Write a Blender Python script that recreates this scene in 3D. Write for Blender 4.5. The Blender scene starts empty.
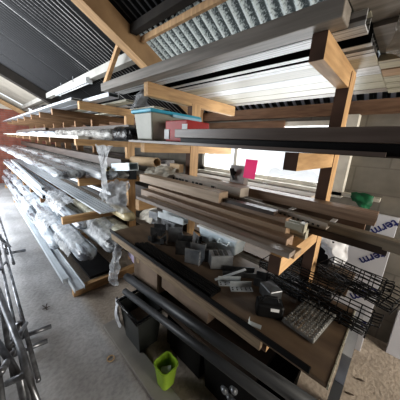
import bpy, bmesh, math, random
from mathutils import Vector, Matrix, noise
C = bpy.context.scene.collection
PI = math.pi
random.seed(7)

# ------------------------------------------------------------------ camera
sc = bpy.context.scene
H = 1.6
R = Matrix(((0.71675709, -0.21204417, 0.66430154),
            (0.69497635, 0.13913282, -0.70544308),
            (0.05715894, 0.96730519, 0.24709012)))
cam_d = bpy.data.cameras.new('camera')
cam_d.lens = 19.17; cam_d.sensor_width = 36; cam_d.clip_start = 0.02
cam = bpy.data.objects.new('camera', cam_d)
C.objects.link(cam)
m4 = R.to_4x4(); m4.translation = (0, 0, H)
cam.matrix_world = m4
sc.camera = cam
sc.view_settings.view_transform = 'Standard'
try: sc.view_settings.look = 'Medium High Contrast'
except Exception: sc.view_settings.look = 'None'
sc.view_settings.exposure = 0.5

# ------------------------------------------------------------------ materials
MATS = {}
def mat(name, col, col2=None, rough=0.6, metal=0.0, scale=8.0, stretch=(1, 1, 1), bump=0.0, bscale=None,
        transp=0.0, transl=0.0, detail=4, lo=0.35, hi=0.65, spec=0.5, coat=0.0):
    if name in MATS: return MATS[name]
    m = bpy.data.materials.new(name); m.use_nodes = True
    nt = m.node_tree; N = nt.nodes; Lk = nt.links
    for n in list(N): N.remove(n)
    out = N.new('ShaderNodeOutputMaterial')
    p = N.new('ShaderNodeBsdfPrincipled')
    p.inputs['Roughness'].default_value = rough
    p.inputs['Metallic'].default_value = metal
    p.inputs['Specular IOR Level'].default_value = spec
    p.inputs['Coat Weight'].default_value = coat
    tc = N.new('ShaderNodeTexCoord'); mp = N.new('ShaderNodeMapping')
    mp.inputs['Scale'].default_value = stretch
    Lk.new(tc.outputs['Object'], mp.inputs['Vector'])
    col2 = col2 or tuple(c * 0.8 for c in col)
    nz = N.new('ShaderNodeTexNoise'); nz.inputs['Scale'].default_value = scale; nz.inputs['Detail'].default_value = detail
    Lk.new(mp.outputs['Vector'], nz.inputs['Vector'])
    rp = N.new('ShaderNodeValToRGB')
    rp.color_ramp.elements[0].position = lo; rp.color_ramp.elements[1].position = hi
    rp.color_ramp.elements[0].color = (*col2, 1); rp.color_ramp.elements[1].color = (*col, 1)
    Lk.new(nz.outputs['Fac'], rp.inputs['Fac'])
    Lk.new(rp.outputs['Color'], p.inputs['Base Color'])
    if bump:
        b = N.new('ShaderNodeBump'); b.inputs['Strength'].default_value = bump; b.inputs['Distance'].default_value = 0.02
        n2 = N.new('ShaderNodeTexNoise'); n2.inputs['Scale'].default_value = bscale or scale * 3; n2.inputs['Detail'].default_value = 5
        Lk.new(mp.outputs['Vector'], n2.inputs['Vector'])
        Lk.new(n2.outputs['Fac'], b.inputs['Height']); Lk.new(b.outputs['Normal'], p.inputs['Normal'])
    last = p.outputs['BSDF']
    if transl:
        t = N.new('ShaderNodeBsdfTranslucent'); Lk.new(rp.outputs['Color'], t.inputs['Color'])
        mx = N.new('ShaderNodeMixShader'); mx.inputs['Fac'].default_value = transl
        Lk.new(last, mx.inputs[1]); Lk.new(t.outputs['BSDF'], mx.inputs[2]); last = mx.outputs['Shader']
    if transp:
        t = N.new('ShaderNodeBsdfTransparent')
        mx = N.new('ShaderNodeMixShader'); mx.inputs['Fac'].default_value = transp
        Lk.new(last, mx.inputs[1]); Lk.new(t.outputs['BSDF'], mx.inputs[2]); last = mx.outputs['Shader']
    Lk.new(last, out.inputs['Surface'])
    MATS[name] = m
    return m

wood = mat('sawn_pine', (.60, .39, .205), (.44, .275, .14), rough=.7, scale=5, stretch=(9, 1, 9), bump=.1)
wood_far = mat('darker_brown_pine', (.30, .18, .10), (.19, .11, .06), rough=.8, scale=5, stretch=(9, 1, 9))  # darker brown for the far posts and arms
wood_x = mat('sawn_pine_lengthwise', (.74, .49, .26), (.58, .36, .18), rough=.7, scale=5, stretch=(1, 9, 9))
wood_z = mat('sawn_pine_upright', (.56, .36, .185), (.40, .245, .125), rough=.7, scale=5, stretch=(9, 9, 1))
darkwood = mat('weathered_dark_timber', (.075, .05, .035), (.04, .028, .02), rough=.85, scale=6)
midwood = mat('brown_timber', (.22, .13, .08), (.14, .08, .05), rough=.8, scale=6, stretch=(1, 8, 8))
raftwood = mat('rafter_pine', (.55, .36, .20), (.35, .22, .12), rough=.75, scale=3, stretch=(8, 1, 1), bump=.2)
alu = mat('milled_aluminium', (.62, .65, .69), (.46, .49, .53), rough=.38, metal=.55, scale=3, stretch=(1, 20, 20))
alu_white = mat('white_coated_profile', (.58, .61, .64), (.40, .43, .47), rough=.35, scale=2, stretch=(1, 12, 12))
alu_lt = mat('pale_grey_coated_profile', (.56, .58, .60), (.14, .14, .15), rough=.4, scale=7, stretch=(.15, 14, 14), lo=.38, hi=.46)
cream = mat('cream_coated_profile', (.42, .40, .32), (.20, .19, .155), rough=.45, scale=7, stretch=(.15, 10, 10), lo=.36, hi=.44)
greybrown = mat('grey_brown_plastic', (.30, .27, .24), (.20, .18, .16), rough=.5, scale=3, stretch=(1, 14, 14))
taupe = mat('taupe_wood_grain', (.36, .26, .19), (.22, .15, .105), rough=.5, scale=3, stretch=(1, 16, 16))
oak = mat('light_oak_grain', (.42, .30, .20), (.29, .20, .13), rough=.5, scale=3, stretch=(1, 16, 16))
darkbrown = mat('dark_brown_profile', (.075, .058, .05), (.045, .035, .03), rough=.4, scale=3, stretch=(1, 12, 12))
black = mat('black_plastic', (.014, .014, .015), (.008, .008, .009), rough=.5, scale=6, spec=.25)
blackgloss = mat('black_film', (.014, .014, .016), (.008, .008, .009), rough=.18, scale=6, bump=.8, bscale=22)
pipe_m = mat('dark_grey_pvc', (.05, .053, .058), (.035, .037, .04), rough=.45, scale=3, stretch=(1, 8, 8))
wrap = mat('clouded_wrap', (.50, .55, .60), (.09, .095, .11), rough=.17, scale=5, stretch=(.3, 3.0, 3.0), bump=.8, bscale=9, lo=.38, hi=.54, coat=.3)
wrap2 = mat('silver_wrap', (.40, .42, .44), (.06, .06, .065), rough=.17, scale=5, stretch=(.3, 3.5, 3.5), bump=.8, bscale=9, lo=.38, hi=.54, coat=.3)
wrapgrey = mat('grey_cloudy_wrap', (.46, .45, .42), (.13, .125, .12), rough=.2, scale=7, stretch=(1, 3, 3), bump=.8, bscale=14)
film = mat('clear_film', (.66, .68, .70), (.3, .31, .33), rough=.15, scale=12, bump=.9, bscale=24, transp=.45, transl=.15)
film_thin = mat('thin_clear_film', (.85, .87, .88), rough=.12, scale=16, bump=.8, bscale=30, transp=.72)
galv = mat('galvanised_steel', (.42, .44, .46), (.27, .28, .30), rough=.35, metal=.45, scale=14)
galv_dark = mat('oiled_dark_steel', (.17, .175, .18), (.085, .088, .092), rough=.38, metal=.6, scale=14)
galv_lt = mat('bright_zinc', (.66, .71, .74), (.5, .54, .57), rough=.35, metal=.1, scale=14)
steel_tube = mat('scuffed_steel_tube', (.30, .31, .33), (.12, .12, .13), rough=.38, metal=.75, scale=12)
ply = mat('stained_plywood', (.19, .135, .09), (.115, .08, .055), rough=.55, scale=4, stretch=(1, 2.5, 1), bump=.1)
plyedge = mat('plywood_edge', (.33, .25, .17), (.22, .165, .11), rough=.75, scale=8, stretch=(1, 9, 9))
card = mat('brown_card', (.27, .20, .15), (.21, .155, .115), rough=.85, scale=6)
cardlt = mat('kraft_card', (.50, .37, .24), (.42, .31, .2), rough=.85, scale=6)
white_pl = mat('white_plastic', (.78, .82, .84), (.68, .72, .75), rough=.4, scale=6)
tote_pl = mat('milky_tote_plastic', (.40, .40, .34), (.32, .32, .27), rough=.35, scale=6, transl=.15)
tote_blue = mat('blue_white_plastic', (.74, .83, .88), (.62, .72, .78), rough=.35, scale=6)
blue = mat('blue_lid_plastic', (.05, .42, .60), (.04, .34, .5), rough=.35)
blue_lt = mat('pale_blue_plastic', (.36, .58, .70), (.30, .5, .62), rough=.35)
red = mat('red_card', (.48, .025, .025), (.36, .02, .02), rough=.5)
lime = mat('lime_plastic', (.42, .62, .08), (.34, .52, .06), rough=.4)
pink = mat('neon_pink', (.98, .05, .38), (.9, .04, .32), rough=.5, transl=.45)
green = mat('green_sack', (.01, .14, .06), (.006, .08, .035), rough=.5, scale=20)
foam = mat('foam_board_facing', (.60, .61, .66), (.55, .56, .61), rough=.5, scale=3)
navy = mat('navy_print', (.02, .028, .16), rough=.5)
redcloth = mat('dark_red_cloth', (.25, .02, .04), rough=.8)
whitecloth = mat('white_cloth', (.72, .73, .76), (.6, .61, .64), rough=.8, scale=9)
paper = mat('crumpled_paper', (.70, .66, .58), (.4, .37, .32), rough=.8, scale=20)
frame_w = mat('white_window_frame', (.74, .71, .64), rough=.5)
label_w = mat('white_label', (.75, .76, .78), rough=.5)
ink = mat('black_print', (.02, .02, .02), rough=.6)
tubelight = mat('white_tube_glass', (.85, .87, .88), rough=.2)

# concrete floor: light worn slab, brownish dirt to the right
def floor_mat():
    m = bpy.data.materials.new('worn_concrete'); m.use_nodes = True
    nt = m.node_tree; N = nt.nodes; Lk = nt.links
    p = N['Principled BSDF']; p.inputs['Roughness'].default_value = .8
    tc = N.new('ShaderNodeTexCoord')
    a = N.new('ShaderNodeTexNoise'); a.inputs['Scale'].default_value = 2.2; a.inputs['Detail'].default_value = 8
    b = N.new('ShaderNodeTexNoise'); b.inputs['Scale'].default_value = 45; b.inputs['Detail'].default_value = 6
    mp = N.new('ShaderNodeMapping'); mp.inputs['Scale'].default_value = (1, .7, 1); mp.inputs['Rotation'].default_value = (0, 0, .5)
    Lk.new(tc.outputs['Object'], a.inputs['Vector']); Lk.new(tc.outputs['Object'], mp.inputs['Vector']); Lk.new(mp.outputs['Vector'], b.inputs['Vector'])
    r = N.new('ShaderNodeValToRGB'); r.color_ramp.elements[0].position = .32; r.color_ramp.elements[1].position = .68
    r.color_ramp.elements[0].color = (.36, .355, .36, 1); r.color_ramp.elements[1].color = (.54, .535, .545, 1)
    r2 = N.new('ShaderNodeValToRGB'); r2.color_ramp.elements[0].position = .35; r2.color_ramp.elements[1].position = .6
    r2.color_ramp.elements[0].color = (.55, .55, .55, 1); r2.color_ramp.elements[1].color = (1, 1, 1, 1)
    Lk.new(a.outputs['Fac'], r.inputs['Fac']); Lk.new(b.outputs['Fac'], r2.inputs['Fac'])
    mx = N.new('ShaderNodeMix'); mx.data_type = 'RGBA'; mx.blend_type = 'MULTIPLY'; mx.inputs[0].default_value = .45
    Lk.new(r.outputs['Color'], mx.inputs[6]); Lk.new(r2.outputs['Color'], mx.inputs[7])
    # earthy tint behind the slab edge
    sx = N.new('ShaderNodeSeparateXYZ'); Lk.new(tc.outputs['Object'], sx.inputs['Vector'])
    mr = N.new('ShaderNodeMapRange'); mr.inputs[1].default_value = .52; mr.inputs[2].default_value = .62
    Lk.new(sx.outputs['Y'], mr.inputs['Value'])
    tn = N.new('ShaderNodeMix'); tn.data_type = 'RGBA'; tn.blend_type = 'MULTIPLY'
    tn.inputs[7].default_value = (1.0, .86, .70, 1)
    Lk.new(mr.outputs['Result'], tn.inputs[0]); Lk.new(mx.outputs[2], tn.inputs[6])
    Lk.new(tn.outputs[2], p.inputs['Base Color'])
    bp = N.new('ShaderNodeBump'); bp.inputs['Strength'].default_value = .3; bp.inputs['Distance'].default_value = .02
    Lk.new(b.outputs['Fac'], bp.inputs['Height']); Lk.new(bp.outputs['Normal'], p.inputs['Normal'])
    return m

def brick_mat(name, c1, c2, mort, sx, sy, rough=.9):
    m = bpy.data.materials.new(name); m.use_nodes = True
    nt = m.node_tree; N = nt.nodes; Lk = nt.links
    p = N['Principled BSDF']; p.inputs['Roughness'].default_value = rough
    tc = N.new('ShaderNodeTexCoord')
    sp = N.new('ShaderNodeSeparateXYZ'); Lk.new(tc.outputs['Object'], sp.inputs['Vector'])
    ad = N.new('ShaderNodeMath'); ad.operation = 'ADD'; Lk.new(sp.outputs['X'], ad.inputs[0]); Lk.new(sp.outputs['Y'], ad.inputs[1])
    cb = N.new('ShaderNodeCombineXYZ'); Lk.new(ad.outputs[0], cb.inputs['X']); Lk.new(sp.outputs['Z'], cb.inputs['Y'])
    br = N.new('ShaderNodeTexBrick'); Lk.new(cb.outputs['Vector'], br.inputs['Vector'])
    br.inputs['Scale'].default_value = 1; br.inputs['Brick Width'].default_value = sx; br.inputs['Row Height'].default_value = sy
    br.inputs['Mortar Size'].default_value = .006
    br.inputs['Color1'].default_value = (*c1, 1); br.inputs['Color2'].default_value = (*c2, 1); br.inputs['Mortar'].default_value = (*mort, 1)
    nz = N.new('ShaderNodeTexNoise'); nz.inputs['Scale'].default_value = 5; nz.inputs['Detail'].default_value = 6
    Lk.new(tc.outputs['Object'], nz.inputs['Vector'])
    r = N.new('ShaderNodeValToRGB'); r.color_ramp.elements[0].position = .3; r.color_ramp.elements[1].position = .7
    r.color_ramp.elements[0].color = (.62, .62, .62, 1); r.color_ramp.elements[1].color = (1, 1, 1, 1)
    Lk.new(nz.outputs['Fac'], r.inputs['Fac'])
    mx = N.new('ShaderNodeMix'); mx.data_type = 'RGBA'; mx.blend_type = 'MULTIPLY'; mx.inputs[0].default_value = 1
    Lk.new(br.outputs['Color'], mx.inputs[6]); Lk.new(r.outputs['Color'], mx.inputs[7])
    Lk.new(mx.outputs[2], p.inputs['Base Color'])
    return m
block = brick_mat('grey_blockwork', (.26, .24, .21), (.22, .205, .18), (.19, .175, .155), .44, .215)
redbrick = brick_mat('red_brick', (.36, .13, .09), (.30, .10, .075), (.28, .18, .15), .22, .07)
render_w = mat('pale_render', (.55, .51, .45), (.46, .43, .38), rough=.9, scale=3)

# ------------------------------------------------------------------ mesh helpers
def xf(A, B):
    """frame: local x along A->B, local z close to world up"""
    A = Vector(A); B = Vector(B); d = (B - A); L = d.length; d.normalize()
    up = Vector((0, 0, 1)) if abs(d.z) < .95 else Vector((0, 1, 0))
    yv = up.cross(d).normalized(); zv = d.cross(yv)
    M = Matrix((d, yv, zv)).transposed().to_4x4(); M.translation = A
    return M, L
def sweep(bm, sec, A, B, inner=None, roll=0):
    """extrude 2-D section (u sideways, v up) from A to B; inner = hole"""
    M, L = xf(A, B)
    Rr = Matrix.Rotation(roll, 4, 'X')
    def loop(s, x): return [bm.verts.new(M @ (Rr @ Vector((x, u, v)))) for u, v in s]
    a = loop(sec, 0); b = loop(sec, L); n = len(sec)
    for i in range(n): bm.faces.new((a[i], a[(i+1) % n], b[(i+1) % n], b[i]))
    if inner:
        c = loop(inner, 0); d = loop(inner, L)
        for i in range(n):
            j = (i+1) % n
            bm.faces.new((c[j], c[i], d[i], d[j]))
            bm.faces.new((a[j], a[i], c[i], c[j])); bm.faces.new((b[i], b[j], d[j], d[i]))
    else:
        bm.faces.new(a[::-1]); bm.faces.new(b)
def rect(w, h, ox=0, oy=0): return [(ox - w/2, oy), (ox + w/2, oy), (ox + w/2, oy + h), (ox - w/2, oy + h)]
def rect_in(w, h, t): return [(-w/2 + t, t), (w/2 - t, t), (w/2 - t, h - t), (-w/2 + t, h - t)]
def Usec(w, h, t): return [(-w/2, 0), (w/2, 0), (w/2, h), (w/2 - t, h), (w/2 - t, t), (-w/2 + t, t), (-w/2 + t, h), (-w/2, h)]
def Lsec(w, h, t): return [(-w/2, 0), (w/2, 0), (w/2, t), (-w/2 + t, t), (-w/2 + t, h), (-w/2, h)]
def Hsec(w, h, t): return [(-w/2, 0), (-w/2 + t, 0), (-w/2 + t, h/2 - t/2), (w/2 - t, h/2 - t/2), (w/2 - t, 0), (w/2, 0), (w/2, h), (w/2 - t, h), (w/2 - t, h/2 + t/2), (-w/2 + t, h/2 + t/2), (-w/2 + t, h), (-w/2, h)]
def Ribsec(w, h, n):
    s = [(w/2, 0), (w/2, h * .6)]
    for k in range(n):
        u0 = w/2 - w * (k + .15) / n; u1 = w/2 - w * (k + .85) / n
        s += [(u0, h * .6), (u0, h), (u1, h), (u1, h * .6)]
    s += [(-w/2, h * .6), (-w/2, 0)]
    return s[::1]
def circ(r, n=16, oy=None):
    oy = r if oy is None else oy
    return [(r * math.cos(2*PI*i/n), oy + r * math.sin(2*PI*i/n)) for i in range(n)]
def box(bm, x0, x1, y0, y1, z0, z1):
    v = [bm.verts.new(p) for p in ((x0,y0,z0),(x1,y0,z0),(x1,y1,z0),(x0,y1,z0),(x0,y0,z1),(x1,y0,z1),(x1,y1,z1),(x0,y1,z1))]
    for f in ((0,3,2,1),(4,5,6,7),(0,1,5,4),(1,2,6,5),(2,3,7,6),(3,0,4,7)): bm.faces.new([v[i] for i in f])
def tube(bm, pts, r, n=8, cap=True):
    pts = [Vector(p) for p in pts]; rings = []
    for i, p in enumerate(pts):
        d = ((pts[i+1] if i < len(pts)-1 else p) - (pts[i-1] if i else p)).normalized()
        up = Vector((0, 0, 1)) if abs(d.z) < .9 else Vector((0, 1, 0))
        y = up.cross(d).normalized(); z = d.cross(y)
        rr = r[i] if isinstance(r, (list, tuple)) else r
        rings.append([bm.verts.new(p + rr * (math.cos(2*PI*k/n) * y + math.sin(2*PI*k/n) * z)) for k in range(n)])
    for a, b in zip(rings, rings[1:]):
        for k in range(n): bm.faces.new((a[k], a[(k+1) % n], b[(k+1) % n], b[k]))
    if cap: bm.faces.new(rings[0][::-1]); bm.faces.new(rings[-1])
def NB(): return bmesh.new()
def finish(name, bm, m, parent=None, smooth=False, bevel=0.0):
    bmesh.ops.recalc_face_normals(bm, faces=bm.faces)
    me = bpy.data.meshes.new(name)
    if parent is not None:
        org = parent.matrix_world.translation if parent.type != 'MESH' else Vector(parent['_o'])
    else:
        xs = [v.co for v in bm.verts]
        org = Vector(((min(v.x for v in xs) + max(v.x for v in xs)) / 2, (min(v.y for v in xs) + max(v.y for v in xs)) / 2, min(v.z for v in xs)))
    for v in bm.verts: v.co -= org
    if smooth:
        for f in bm.faces: f.smooth = True
    bm.to_mesh(me); bm.free()
    me.materials.append(m)
    o = bpy.data.objects.new(name, me); C.objects.link(o)
    if parent is not None: o.parent = parent
    else: o.location = org
    o['_o'] = tuple(org)
    if bevel:
        b = o.modifiers.new('bevel', 'BEVEL'); b.width = bevel; b.segments = 2; b.limit_method = 'ANGLE'
    return o
def tag(o, label, cat, group=None, kind=None):
    o['label'] = label; o['category'] = cat
    if group: o['group'] = group
    if kind: o['kind'] = kind
    return o
def thing(name, label, cat, loc, group=None):
    o = bpy.data.objects.new(name, None); C.objects.link(o)
    o.location = loc; o.empty_display_size = .05
    o.matrix_world = Matrix.Translation(loc)
    return tag(o, label, cat, group)
def struct(name, bm, m, parent=None, smooth=False):
    o = finish(name, bm, m, parent, smooth)
    if parent is None: o['kind'] = 'structure'
    return o
def bar(name, sec, A, B, m, label, cat, inner=None, group=None, roll=0, bevel=0):
    bm = NB(); sweep(bm, sec, A, B, inner, roll)
    return tag(finish(name, bm, m, bevel=bevel), label, cat, group)

# ------------------------------------------------------------------ setting
FM = floor_mat()
bm = NB(); box(bm, -9.8, 3.5, -1.9, 2.5, -.1, 0); fl = struct('floor', bm, FM)
fl.data.transform(Matrix.Translation(fl.location)); fl.location = (0, 0, 0)
def roofz(y): return 3.29 - .516 * y

# back wall with a two-light window
YB = 2.3; TOPB = 1.985
WX0, WX1, WZ0, WZ1 = -2.15, -.40, 1.27, 1.89
bm = NB()
box(bm, -9.7, WX0, YB, YB + .2, 0, TOPB); box(bm, WX1, 3.5, YB, YB + .2, 0, TOPB)
box(bm, WX0, WX1, YB, YB + .2, 0, WZ0); box(bm, WX0, WX1, YB, YB + .2, WZ1, TOPB)
o = struct('wall_back', bm, block); o.data.transform(Matrix.Translation(o.location)); o.location = (0, 0, 0)
bm = NB()
fw = .045
box(bm, WX0, WX1, YB - .02, YB + .06, WZ0 - .01, WZ0 + fw); box(bm, WX0, WX1, YB - .02, YB + .06, WZ1 - fw, WZ1)
for x in (WX0, WX1 - fw, -1.60): box(bm, x, x + fw, YB - .02, YB + .06, WZ0, WZ1)
win = struct('window_1', bm, frame_w)
bm = NB(); box(bm, WX0 - .02, WX1 + .3, YB - .10, YB - .01, WZ0 - .03, WZ0); struct('window_sill', bm, frame_w, win)
glass = mat('window_glass', (.9, .93, .95), rough=.05, transp=.9)
bm = NB(); box(bm, WX0, WX1, YB + .02, YB + .026, WZ0, WZ1); struct('window_pane', bm, glass, win)
bm = NB(); box(bm, -9.6, 3.5, YB - .06, YB + .12, TOPB - .06, TOPB + .045); struct('trim_1', bm, midwood)   # wall plate
bm = NB(); box(bm, -.455, -.365, 2.2, YB - .001, 1.22, 1.92); struct('window_casing', bm, frame_w, win)
bm = NB(); box(bm, -2.2, -1.0, 2.255, YB - .021, 1.80, 1.90); struct('trim_9', bm, midwood)
# left far wall
bm = NB(); box(bm, -9.85, -9.65, -1.9, 2.5, 0, 2.38); o = struct('wall_left', bm, redbrick)
o.data.transform(Matrix.Translation(o.location)); o.location = (0, 0, 0)
bm = NB()
v = [(-1.9, 2.38), (2.3, 2.38)] + [(2.3, roofz(2.3) - .12), (-1.9, roofz(-1.9) - .12)]
M_ = []
for x in (-9.85, -9.65): M_.append([bm.verts.new((x, y, max(z, 2.0))) for y, z in [(-1.9, 2.38), (1.5, 2.38), (1.5, roofz(1.5) - .05), (-1.9, roofz(-1.9) - .05)]])
for i in range(4): bm.faces.new((M_[0][i], M_[0][(i+1) % 4], M_[1][(i+1) % 4], M_[1][i]))
bm.faces.new(M_[0]); bm.faces.new(M_[1][::-1])
struct('wall_left_gable', bm, render_w)
bm = NB(); sweep(bm, rect(.10, .12), (-9.6, -1.9, roofz(-1.9) - .36), (-9.6, 2.2, roofz(2.2) - .36)); struct('trim_2', bm, raftwood)
# front wall behind the photographer with a wide doorway on the left
bm = NB(); box(bm, -9.7, -8.6, -1.9, -1.7, 0, 4.1); box(bm, -3.1, 3.5, -1.9, -1.7, 0, 4.1); box(bm, -8.6, -3.1, -1.9, -1.7, 2.9, 4.1)
o = struct('wall_front', bm, mat('low_bounce_boards', (.06, .05, .045), (.04, .034, .03), rough=.9))  # dark colour put in to cut light bouncing off this unseen wall

bm = NB(); box(bm, 3.5, 3.7, -1.9, .65, 0, 4.1); struct('wall_right_blocker', bm, MATS['low_bounce_boards'])  # unseen wall added to keep light off the front faces
# corrugated roof
def corr(bm, x0, x1, y0, y1, pitch, amp, seg=8, lift=0.0, seams=True):
    n = int((x1 - x0) / pitch * seg)
    prev = None
    for i in range(n + 1):
        x = x0 + (x1 - x0) * i / n
        ph = 2 * PI * (x - x0) / pitch
        h = amp * math.sin(ph)
        if seams:
            s = (x - x0) % 1.0
            if .012 < s < .10: h = max(h, 0) + .002
        a = bm.verts.new((x, y0, roofz(y0) + h + lift)); b = bm.verts.new((x, y1, roofz(y1) + h + lift))
        if prev: bm.faces.new((prev[0], a, b, prev[1]))
        prev = (a, b)
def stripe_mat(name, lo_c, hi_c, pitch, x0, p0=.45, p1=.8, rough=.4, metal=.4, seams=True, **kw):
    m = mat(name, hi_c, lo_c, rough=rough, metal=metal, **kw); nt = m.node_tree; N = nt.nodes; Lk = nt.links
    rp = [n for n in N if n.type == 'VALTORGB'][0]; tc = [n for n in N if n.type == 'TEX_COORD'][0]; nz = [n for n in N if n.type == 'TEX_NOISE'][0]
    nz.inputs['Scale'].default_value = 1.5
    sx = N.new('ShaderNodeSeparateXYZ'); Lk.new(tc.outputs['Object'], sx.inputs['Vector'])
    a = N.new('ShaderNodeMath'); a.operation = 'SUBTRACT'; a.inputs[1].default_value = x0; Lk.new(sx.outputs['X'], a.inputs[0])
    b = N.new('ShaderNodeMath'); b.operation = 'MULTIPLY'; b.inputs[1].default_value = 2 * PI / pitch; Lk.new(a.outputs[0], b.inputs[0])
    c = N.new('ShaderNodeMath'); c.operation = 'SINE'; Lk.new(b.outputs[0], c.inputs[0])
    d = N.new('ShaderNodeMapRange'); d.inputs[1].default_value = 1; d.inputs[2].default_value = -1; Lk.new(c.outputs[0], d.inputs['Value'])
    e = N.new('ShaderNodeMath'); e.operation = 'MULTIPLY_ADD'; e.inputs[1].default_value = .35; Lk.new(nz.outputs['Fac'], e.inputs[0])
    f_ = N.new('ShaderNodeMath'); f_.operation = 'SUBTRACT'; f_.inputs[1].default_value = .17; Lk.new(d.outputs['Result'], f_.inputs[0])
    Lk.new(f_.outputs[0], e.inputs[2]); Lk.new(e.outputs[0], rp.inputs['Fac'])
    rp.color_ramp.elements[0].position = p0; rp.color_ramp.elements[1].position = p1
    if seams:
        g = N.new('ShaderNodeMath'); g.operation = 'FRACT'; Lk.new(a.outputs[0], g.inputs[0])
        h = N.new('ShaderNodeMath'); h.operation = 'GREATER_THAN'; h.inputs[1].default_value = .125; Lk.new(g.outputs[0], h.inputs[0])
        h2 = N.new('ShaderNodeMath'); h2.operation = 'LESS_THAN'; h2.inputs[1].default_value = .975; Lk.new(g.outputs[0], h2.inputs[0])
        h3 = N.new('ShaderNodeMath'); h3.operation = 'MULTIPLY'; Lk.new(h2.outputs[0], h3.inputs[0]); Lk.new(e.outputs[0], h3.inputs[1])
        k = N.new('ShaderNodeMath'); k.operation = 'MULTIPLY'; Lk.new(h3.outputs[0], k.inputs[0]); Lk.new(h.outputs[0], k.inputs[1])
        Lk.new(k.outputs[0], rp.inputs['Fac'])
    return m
roof_dark = stripe_mat('light_striped_metal', (.018, .018, .02), (.92, .91, .90), .076, -9.7, .56, .86, rough=.6, metal=.1)  # lit ridges and shaded grooves painted into the roof colour as stripes
roof_old = mat('dull_corrugated_metal', (.24, .235, .235), (.14, .135, .135), rough=.5, metal=.4, scale=2)
def zero(o): o.data.transform(Matrix.Translation(o.location)); o.location = (0, 0, 0); return o
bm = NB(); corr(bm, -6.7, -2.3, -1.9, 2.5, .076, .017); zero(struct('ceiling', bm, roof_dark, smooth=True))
pale_roof = mat('lit_pale_roof', (.32, .29, .25), (.24, .22, .19), rough=.8, scale=2)  # lit look of the far roof put into a paler colour
bm = NB(); corr(bm, -9.7, -6.7, -1.9, 2.5, .076, .012); zero(struct('ceiling_far', bm, pale_roof, smooth=True))
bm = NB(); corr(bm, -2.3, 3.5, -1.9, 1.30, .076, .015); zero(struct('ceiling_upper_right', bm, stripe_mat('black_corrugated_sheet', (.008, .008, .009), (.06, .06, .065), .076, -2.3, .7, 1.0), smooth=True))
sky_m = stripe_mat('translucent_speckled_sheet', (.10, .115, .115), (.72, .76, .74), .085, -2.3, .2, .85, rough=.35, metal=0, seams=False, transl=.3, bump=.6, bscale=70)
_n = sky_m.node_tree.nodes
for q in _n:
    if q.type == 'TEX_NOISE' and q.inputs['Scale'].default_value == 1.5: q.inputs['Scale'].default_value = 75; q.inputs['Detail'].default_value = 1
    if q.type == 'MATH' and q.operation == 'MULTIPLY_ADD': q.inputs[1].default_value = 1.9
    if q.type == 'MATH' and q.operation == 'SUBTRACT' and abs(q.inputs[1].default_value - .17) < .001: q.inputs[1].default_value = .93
bm = NB(); corr(bm, -2.3, 3.5, 1.27, 1.99, .085, .022, seams=False); zero(struct('ceiling_skylight', bm, sky_m, smooth=True))

bm = NB(); corr(bm, -2.3, 3.5, 1.97, 2.5, .085, .022, seams=False, lift=-.004); zero(struct('ceiling_eave', bm, stripe_mat('dark_eave_sheet', (.012, .012, .014), (.45, .48, .56), .085, -2.3, .62, .8, rough=.5, seams=False), smooth=True))  # pale stripes paint the sky light showing under the corrugations
# rafters (run down the slope), purlins (run along the rack)
def slope_beam(x, w, d, m, name, y0=-1.9, y1=2.25, off=.02):
    bm = NB()
    vs = []
    for xx in (x - w/2, x + w/2):
        vs.append([bm.verts.new((xx, y, z)) for y, z in ((y0, roofz(y0) - off), (y1, roofz(y1) - off), (y1, roofz(y1) - off - d), (y0, roofz(y0) - off - d))])
    for i in range(4): bm.faces.new((vs[0][i], vs[0][(i+1) % 4], vs[1][(i+1) % 4], vs[1][i]))
    bm.faces.new(vs[0]); bm.faces.new(vs[1][::-1])
    struct(name, bm, m)
slope_beam(-2.21, .13, .20, raftwood, 'trim_3')
slope_beam(-6.35, .20, .20, mat('sooty_beam', (.025, .02, .016), (.015, .012, .01), rough=.9), 'trim_4')
greysteel = mat('dull_grey_steel', (.42, .41, .38), (.33, .32, .30), rough=.5, metal=.2, scale=4)
bm = NB(); sweep(bm, Usec(.09, .10, .012), (-9.6, 1.36, roofz(1.36) - .14), (-2.30, 1.36, roofz(1.36) - .14)); struct('trim_5', bm, greysteel)
bm = NB(); sweep(bm, rect(.03, .05), (-2.12, 1.29, roofz(1.29) - .085), (3.5, 1.29, roofz(1.29) - .085)); struct('trim_6', bm, raftwood)
bm = NB(); sweep(bm, rect(.07, .07), (-2.12, 1.20, roofz(1.20) - .09), (3.5, 1.20, roofz(1.20) - .09)); struct('trim_7', bm, MATS['sooty_beam'])
# brace from rafter down to the left
bm = NB(); sweep(bm, rect(.04, .05), (-2.38, 1.20, 2.56), (-2.80, 1.20, 2.20)); struct('trim_8', bm, raftwood)

# concrete ledge under the bench front
bm = NB(); box(bm, -1.62, .6, .57, .70, 0, .03); ledge = finish('concrete_ledge', bm, mat('smooth_grey_cement', (.34, .32, .29), (.28, .26, .24), rough=.8, scale=5), bevel=.006)
tag(ledge, 'long flat grey-brown board on the floor along the front of the bench', 'board'); ledge.name = 'floor_board'

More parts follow.
